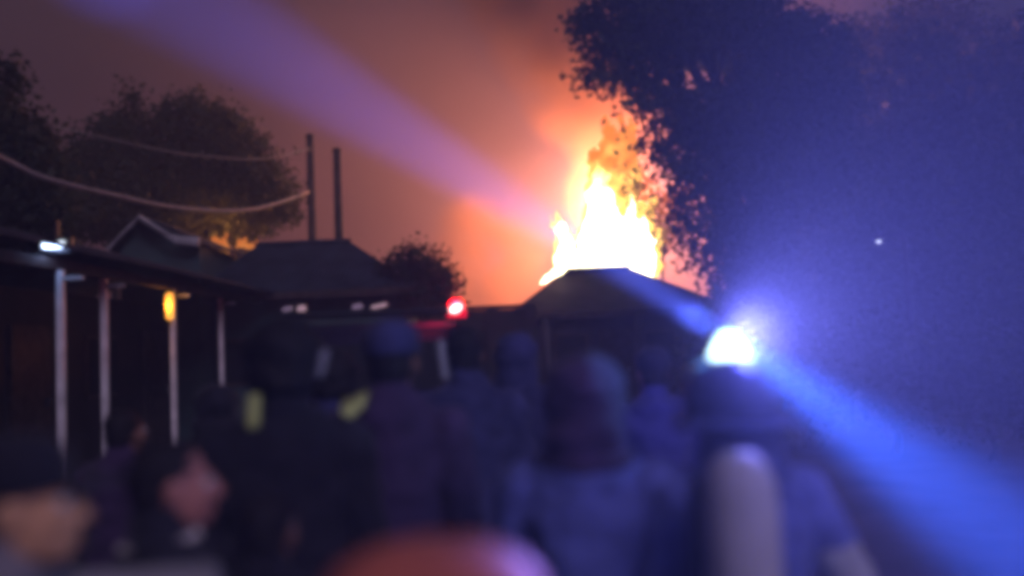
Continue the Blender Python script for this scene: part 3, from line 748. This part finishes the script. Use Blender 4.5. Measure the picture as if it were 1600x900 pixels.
    if head == 'helmet':
        bm = bmesh.new()
        lathe(bm, [(.172, -.03), (.182, .0), (.182, .04), (.172, .085), (.150, .115), (.115, .135), (.065, .146), (0, .149)] if wide else [(.128, -.005), (.135, .0), (.136, .05), (.126, .095), (.098, .137), (.055, .16), (0, .167)], 36, MT @ Matrix.Translation((0, -.012, .012)) @ Matrix.Diagonal((1.0, 1.14, 1, 1)))
        hm = obj('helmet', bm, M[hatm], bd, True)
        bm = bmesh.new()
        lathe(bm, [(q + (.034 if wide else 0), z - (.02 if wide else 0)) for q, z in ((.125, .004), (.150, -.004), (.178, -.020), (.180, -.026), (.150, -.012), (.125, -.004))], 36, MT @ Matrix.Translation((0, -.022, .012)) @ Matrix.Diagonal((1.0, 1.18, 1, 1)))
        obj('brim', bm, M[hatm], hm, True)
        if not wide:
            bm = bmesh.new(); tube(bm, [hp((0, .13, .06)), hp((0, .09, .14)), hp((0, 0, .183)), hp((0, -.1, .145)), hp((0, -.152, .05))], [.012] * 5, 8); obj('ridge', bm, M[hatm], hm, True)
        # cloth flap at the nape
        bm = bmesh.new()
        rr = []
        for k in range(15):
            a = math.pi * (1.12 + .76 * k / 14)
            rr.append([bm.verts.new(hp((.118 * math.cos(a) * (1 + .10 * j), -.012 + .135 * math.sin(a) * (1 + .10 * j) + .004 * math.sin(k * 2.2) * j, .01 - .055 * j))) for j in range(4)])
        for q, w in zip(rr, rr[1:]):
            for j in range(3): bm.faces.new((q[j], w[j], w[j + 1], q[j + 1]))
        bmesh.ops.solidify(bm, geom=list(bm.faces), thickness=.004)
        obj('neck_flap', bm, M[top], hm, True)
    if head == 'cap':
        bm = bmesh.new()
        lathe(bm, [(.094, -.0), (.098, .03), (.094, .07), (.075, .10), (.04, .118), (0, .122)], 30, MT @ Matrix.Translation((0, -.02, .035)) @ Matrix.Diagonal((1, 1.14, 1, 1)))
        cp = obj('cap', bm, M[hatm], bd, True)
        bm = bmesh.new(); ball(bm, hp((0, .125, .045)), (.078, .072, .008), 2, hl); obj('visor', bm, M[hatm], cp, True)
    # place: head above the given pixel column
    rz = R(heading)
    hx = Matrix.Rotation(rz, 3, 'Z') @ Vector((hc.x, hc.y, 0)) * s
    bd.location = (crown.x - hx.x, d - hx.y, 0.012); bd.rotation_euler = (0, 0, rz); bd.scale = (s, s, s)
    bd['hc'] = list(hc)
    return bd, hp, T, s

def patch(name, bd, c, size, m, rot=None, curve=0.0):
    bm = bmesh.new(); box(bm, c, size, rot, min(size) * .3)
    return obj(name, bm, m, bd)

# shell patch lying on a jacket: ellipse arc
def band(bd, name, m, T, z0, z1, a0, a1, rx, ry, th=.006):
    bm = bmesh.new(); rr = []
    for k in range(13):
        a = a0 + (a1 - a0) * k / 12
        rr.append([bm.verts.new(T((rx * math.cos(a), ry * math.sin(a), z0 + (z1 - z0) * j / 3))) for j in range(4)])
    for q, w in zip(rr, rr[1:]):
        for j in range(3): bm.faces.new((q[j], w[j], w[j + 1], q[j + 1]))
    bmesh.ops.solidify(bm, geom=list(bm.faces), thickness=th)
    return obj(name, bm, m, bd, True)

# firefighter with the blinding helmet lamp
PX, PD = 1136, 2.35
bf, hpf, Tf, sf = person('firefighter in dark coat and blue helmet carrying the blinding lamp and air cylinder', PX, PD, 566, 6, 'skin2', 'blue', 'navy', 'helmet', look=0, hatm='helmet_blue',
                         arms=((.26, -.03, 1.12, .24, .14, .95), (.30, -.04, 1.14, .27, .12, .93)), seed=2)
bpy.context.view_layer.update()
band(bf, 'hem_tape', M['reflect'], Tf, .86, .90, math.pi, 2 * math.pi, .222, .168)
# pale cuff sleeve on the near right arm
bm = bmesh.new(); limb(bm, [Tf((.255, -.035, 1.235)), Tf((.285, -.04, 1.16)), Tf((.295, -.03, 1.08)), Tf((.28, .04, 1.0))], [.07, .088, .082, .07], 14)
fused('pale_sleeve', bm, .012, M['palecloth'], bf, .012, 7, 2)
# air cylinder on his back (thing of its own, strapped on)
MW = bf.matrix_world
bt = at(1152, 704, 2.02)
ac = thing('air_cylinder', 'pale rounded breathing air cylinder strapped to the lamp carrying firefighter', 'cylinder', (bt.x, bt.y, bt.z - .62))
bm = bmesh.new(); lathe(bm, [(0, 0), (.05, .004), (.078, .03), (.084, .07), (.084, .50), (.078, .555), (.056, .60), (.03, .618), (0, .62)], 28); obj('shell', bm, M['tank'], ac, True)
bm = bmesh.new(); lathe(bm, [(.0, -.05), (.02, -.05), (.03, -.03), (.02, 0), (.02, .01), (0, .012)], 12); obj('valve', bm, M['steel'], ac, True)
for z in (.07, .30):
    bm = bmesh.new(); lathe(bm, [(.085, z - .018), (.0885, z - .018), (.0885, z + .018), (.085, z + .018)], 28); obj('strap', bm, M['dark'], ac, True)
bm = bmesh.new(); box(bm, (0, .098, .29), (.2, .03, .5), None, .012); obj('back_plate', bm, M['dark'], ac)

# the lamp itself
LP = at(1140, 540, PD - .0)
la = thing('helmet_lamp', 'blinding blue white lamp blazing on top of the firefighter helmet', 'lamp', LP)
M['beam'] = mat('blinding_lamp_glow', (.9, .95, 1.0), .3, 0, 5, 0, emit=(.62, .93, 1.0), estr=4.0)
bm = bmesh.new(); lathe(bm, [(0, .034), (.022, .030), (.036, .014), (.046, -.008), (.058, -.036), (.05, -.042), (0, -.042)], 24); obj('lens', bm, M['beam'], la, True)
bm = bmesh.new(); lathe(bm, [(0, -.044), (.070, -.044), (.074, -.052), (.07, -.062), (0, -.066)], 24); obj('housing', bm, M['dark'], la, True)
bm = bmesh.new(); tube(bm, [(-.07, 0, -.05), (-.125, -.01, -.075)], [.012, .008], 8); obj('clamp', bm, M['steel'], la, True)
lamp_light('glow', (.0, .05, .065), 5, (0.12, 0.42, 1.0), la, .02)
far = at(425, 88, 7.0); near = at(1660, 940, 1.15)
lamp_light('streak_ahead', (-.03, 0.02, .045), 56000, (0.08, 0.13, 1.0), la, .03, 9.5, far - LP, .85)  # spot added to draw the lens streak as a shaft in the haze
lamp_light('streak_behind', (.02, -.07, .0), 82000, (0.035, 0.12, 1.0), la, .03, 13, near - LP, .9)  # spot added for the lower right half of the lens streak
lamp_light('veil_ahead', (.0, 0.05, .05), 300, (0.14, 0.14, 1.0), la, .04, 150, (0.75, .5, .28), .8)  # wide spot added to lay a blue veil over the right side
lamp_light('veil_behind', (.01, -.055, .02), 3300, (0.17, 0.18, 1.0), la, .04, 118, (0.42, -.85, .12), .6)  # wide spot added to veil the near haze in blue

M['lamp_halo'] = vol('halo_haze', (0.95, 0.95, 0.98), 1.0, 0.0)  # thin volume added around the lamp to give it a halo
n_ = M['lamp_halo'].node_tree.nodes; l2 = M['lamp_halo'].node_tree.links
tc_ = n_.new('ShaderNodeTexCoord'); ln_ = n_.new('ShaderNodeVectorMath'); ln_.operation = 'LENGTH'; mr_ = n_.new('ShaderNodeMapRange')
mr_.inputs[1].default_value = 0.03; mr_.inputs[2].default_value = 0.21; mr_.inputs[3].default_value = 0.02; mr_.inputs[4].default_value = 0.0
l2.new(tc_.outputs['Object'], ln_.inputs[0]); l2.new(ln_.outputs['Value'], mr_.inputs[0]); l2.new(mr_.outputs[0], [q for q in n_ if q.type == 'PRINCIPLED_VOLUME'][0].inputs['Density'])
bm = bmesh.new(); ball(bm, (0, 0, 0), .215, 3)
wi = obj('halo', bm, M['lamp_halo'], None, True); wi.location = LP + Vector((0, .02, .02)); tag(wi, 'faint mist added to draw a blue glow around the helmet lamp', 'halo', kind='stuff')

# others in the crowd
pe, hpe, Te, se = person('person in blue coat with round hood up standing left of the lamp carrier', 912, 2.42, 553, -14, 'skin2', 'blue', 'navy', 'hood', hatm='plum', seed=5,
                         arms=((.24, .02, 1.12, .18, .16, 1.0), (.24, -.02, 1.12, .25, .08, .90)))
pc_, hpc, Tc, sc_ = person('dark haired marshal in black coat with a yellow hi-vis strap by the pale posts', 444, 2.75, 497, 4, 'skin3', 'black', 'black', 'afro', seed=8)
patch('hi_vis_strap', pc_, Tc((-.070, -.092, 1.515)), (.034, .02, .10), M['hivis'], Matrix.Rotation(R(4), 3, 'Y'))
patch('ear_piece', pc_, hpc((.115, -.02, .02)), (.018, .03, .085), M['reflect'], Matrix.Rotation(R(15), 3, 'Y'))
pd_, hpd, Td, sd_ = person('man in plum coat with a yellow-green hi-vis shoulder patch in mid crowd', 612, 3.1, 508, -6, 'skin3', 'plum', 'black', 'cap', seed=11, hatm='navy')
bm = bmesh.new()
v = [bm.verts.new(Td(p)) for p in ((-.145, -.085, 1.515), (-.052, -.105, 1.54), (-.058, -.125, 1.495), (-.10, -.14, 1.455), (-.14, -.135, 1.475))]
bm.faces.new(v); bmesh.ops.solidify(bm, geom=list(bm.faces), thickness=.012); obj('hi_vis_patch', bm, M['hivis'], pd_)
ph_, hph, Th, sh2 = person('person in dark coat with pale scarf end beside the head below the red beacon', 722, 3.9, 512, 8, 'skin3', 'navy', 'black', 'hair', seed=14)
patch('scarf_end', ph_, hph((-.088, -.03, -.01)), (.03, .06, .17), M['reflect'], Matrix.Rotation(R(-6), 3, 'Y'))
pb, hpb, Tb, sb_ = person('short person with ruddy cheek and bead necklace turned towards the fire', 272, 2.1, 690, -62, 'skin2', 'black', 'black', 'hair', seed=17, look=-6)
nb = thing('bead_necklace', 'string of pale glinting beads around the neck of the ruddy person', 'necklace', (0, 0, 0))
pa, hpa, Ta, sa = person('person in a dark cap in warm lit profile at the lower left corner', 38, 1.62, 692, -80, 'skin1', 'grey', 'black', 'cap', seed=20, hatm='black')
pg, hpg, Tg, sg = person('person at the bottom edge wearing a broad rounded orange-red helmet', 675, 1.14, 842, -4, 'skin3', 'navy', 'black', 'helmet', seed=23, hatm='orange', wide=True)
bpy.context.view_layer.update()
for k in range(17):
    a = -2.6 + k * .33
    q = pb.matrix_world @ Tb((.094 * math.cos(a), -.005 + .092 * math.sin(a), 1.487 + .012 * math.sin(a * 1.0)))
    bm = bmesh.new(); ball(bm, q, .0125, 2); obj('bead', bm, M['bead'], nb, True)

crowd = [('person in black coat and hood between the pale posts and the marshal', 338, 4.3, 598, 6, 'hood', 'black'),
         ('person in plum coat standing under the third pale post', 196, 3.9, 640, -20, 'hair', 'plum'),
         ('bushy haired person in navy coat between the two hi-vis wearers', 522, 4.4, 548, 5, 'afro', 'navy'),
         ('hooded person in navy coat just left of the burning house front', 806, 4.8, 520, -8, 'hood', 'navy'),
         ('person in dark cap between the round hood and the lamp carrier', 1018, 4.6, 548, 4, 'cap', 'navy'),
         ('short person in black coat just right of the bead wearer', 420, 2.2, 770, -10, 'hair', 'black')]
for i, (lab, x, d, y, hd, hk, tp) in enumerate(crowd):
    person(lab, x, d, y, hd, 'skin3', tp, 'black', hk, seed=30 + 3 * i, hatm='black' if hk == 'cap' else None)

# grey barrier rail end at the lower left
c0 = at(150, 893, 1.7); c1 = at(300, 884, 1.7)
br = thing('barrier_board', 'pale grey barrier board end at the bottom left between two people', 'barrier', (0, 0, 0))
bm = bmesh.new(); tube(bm, [c0, c0.lerp(c1, .5), c1], [(.03, .012)] * 3, 8); 
bm.free()
bm = bmesh.new(); mid = (c0 + c1) / 2; dv = (c1 - c0); ang = math.atan2(-dv.z, dv.x)
box(bm, mid + Vector((0, 0, -.07)), (dv.length + .1, .025, .14), Matrix.Rotation(ang, 3, 'Y'), .005); obj('board', bm, M['palegrey'], br)
for q in (c0, c1):
    bm = bmesh.new(); tube(bm, [(q.x, q.y + .03, 0), (q.x, q.y + .03, q.z - .03)], .016, 8); obj('leg', bm, M['dark'], br)

# ------------------------------------------------------------------ haze
M['haze'] = vol('night_haze', (0.9, 0.9, 0.95), 0.0045, 0.0)
bm = bmesh.new(); box(bm, (0, 20, 26), (190, 150, 56))
tag(obj('haze', bm, M['haze']), kind='stuff')
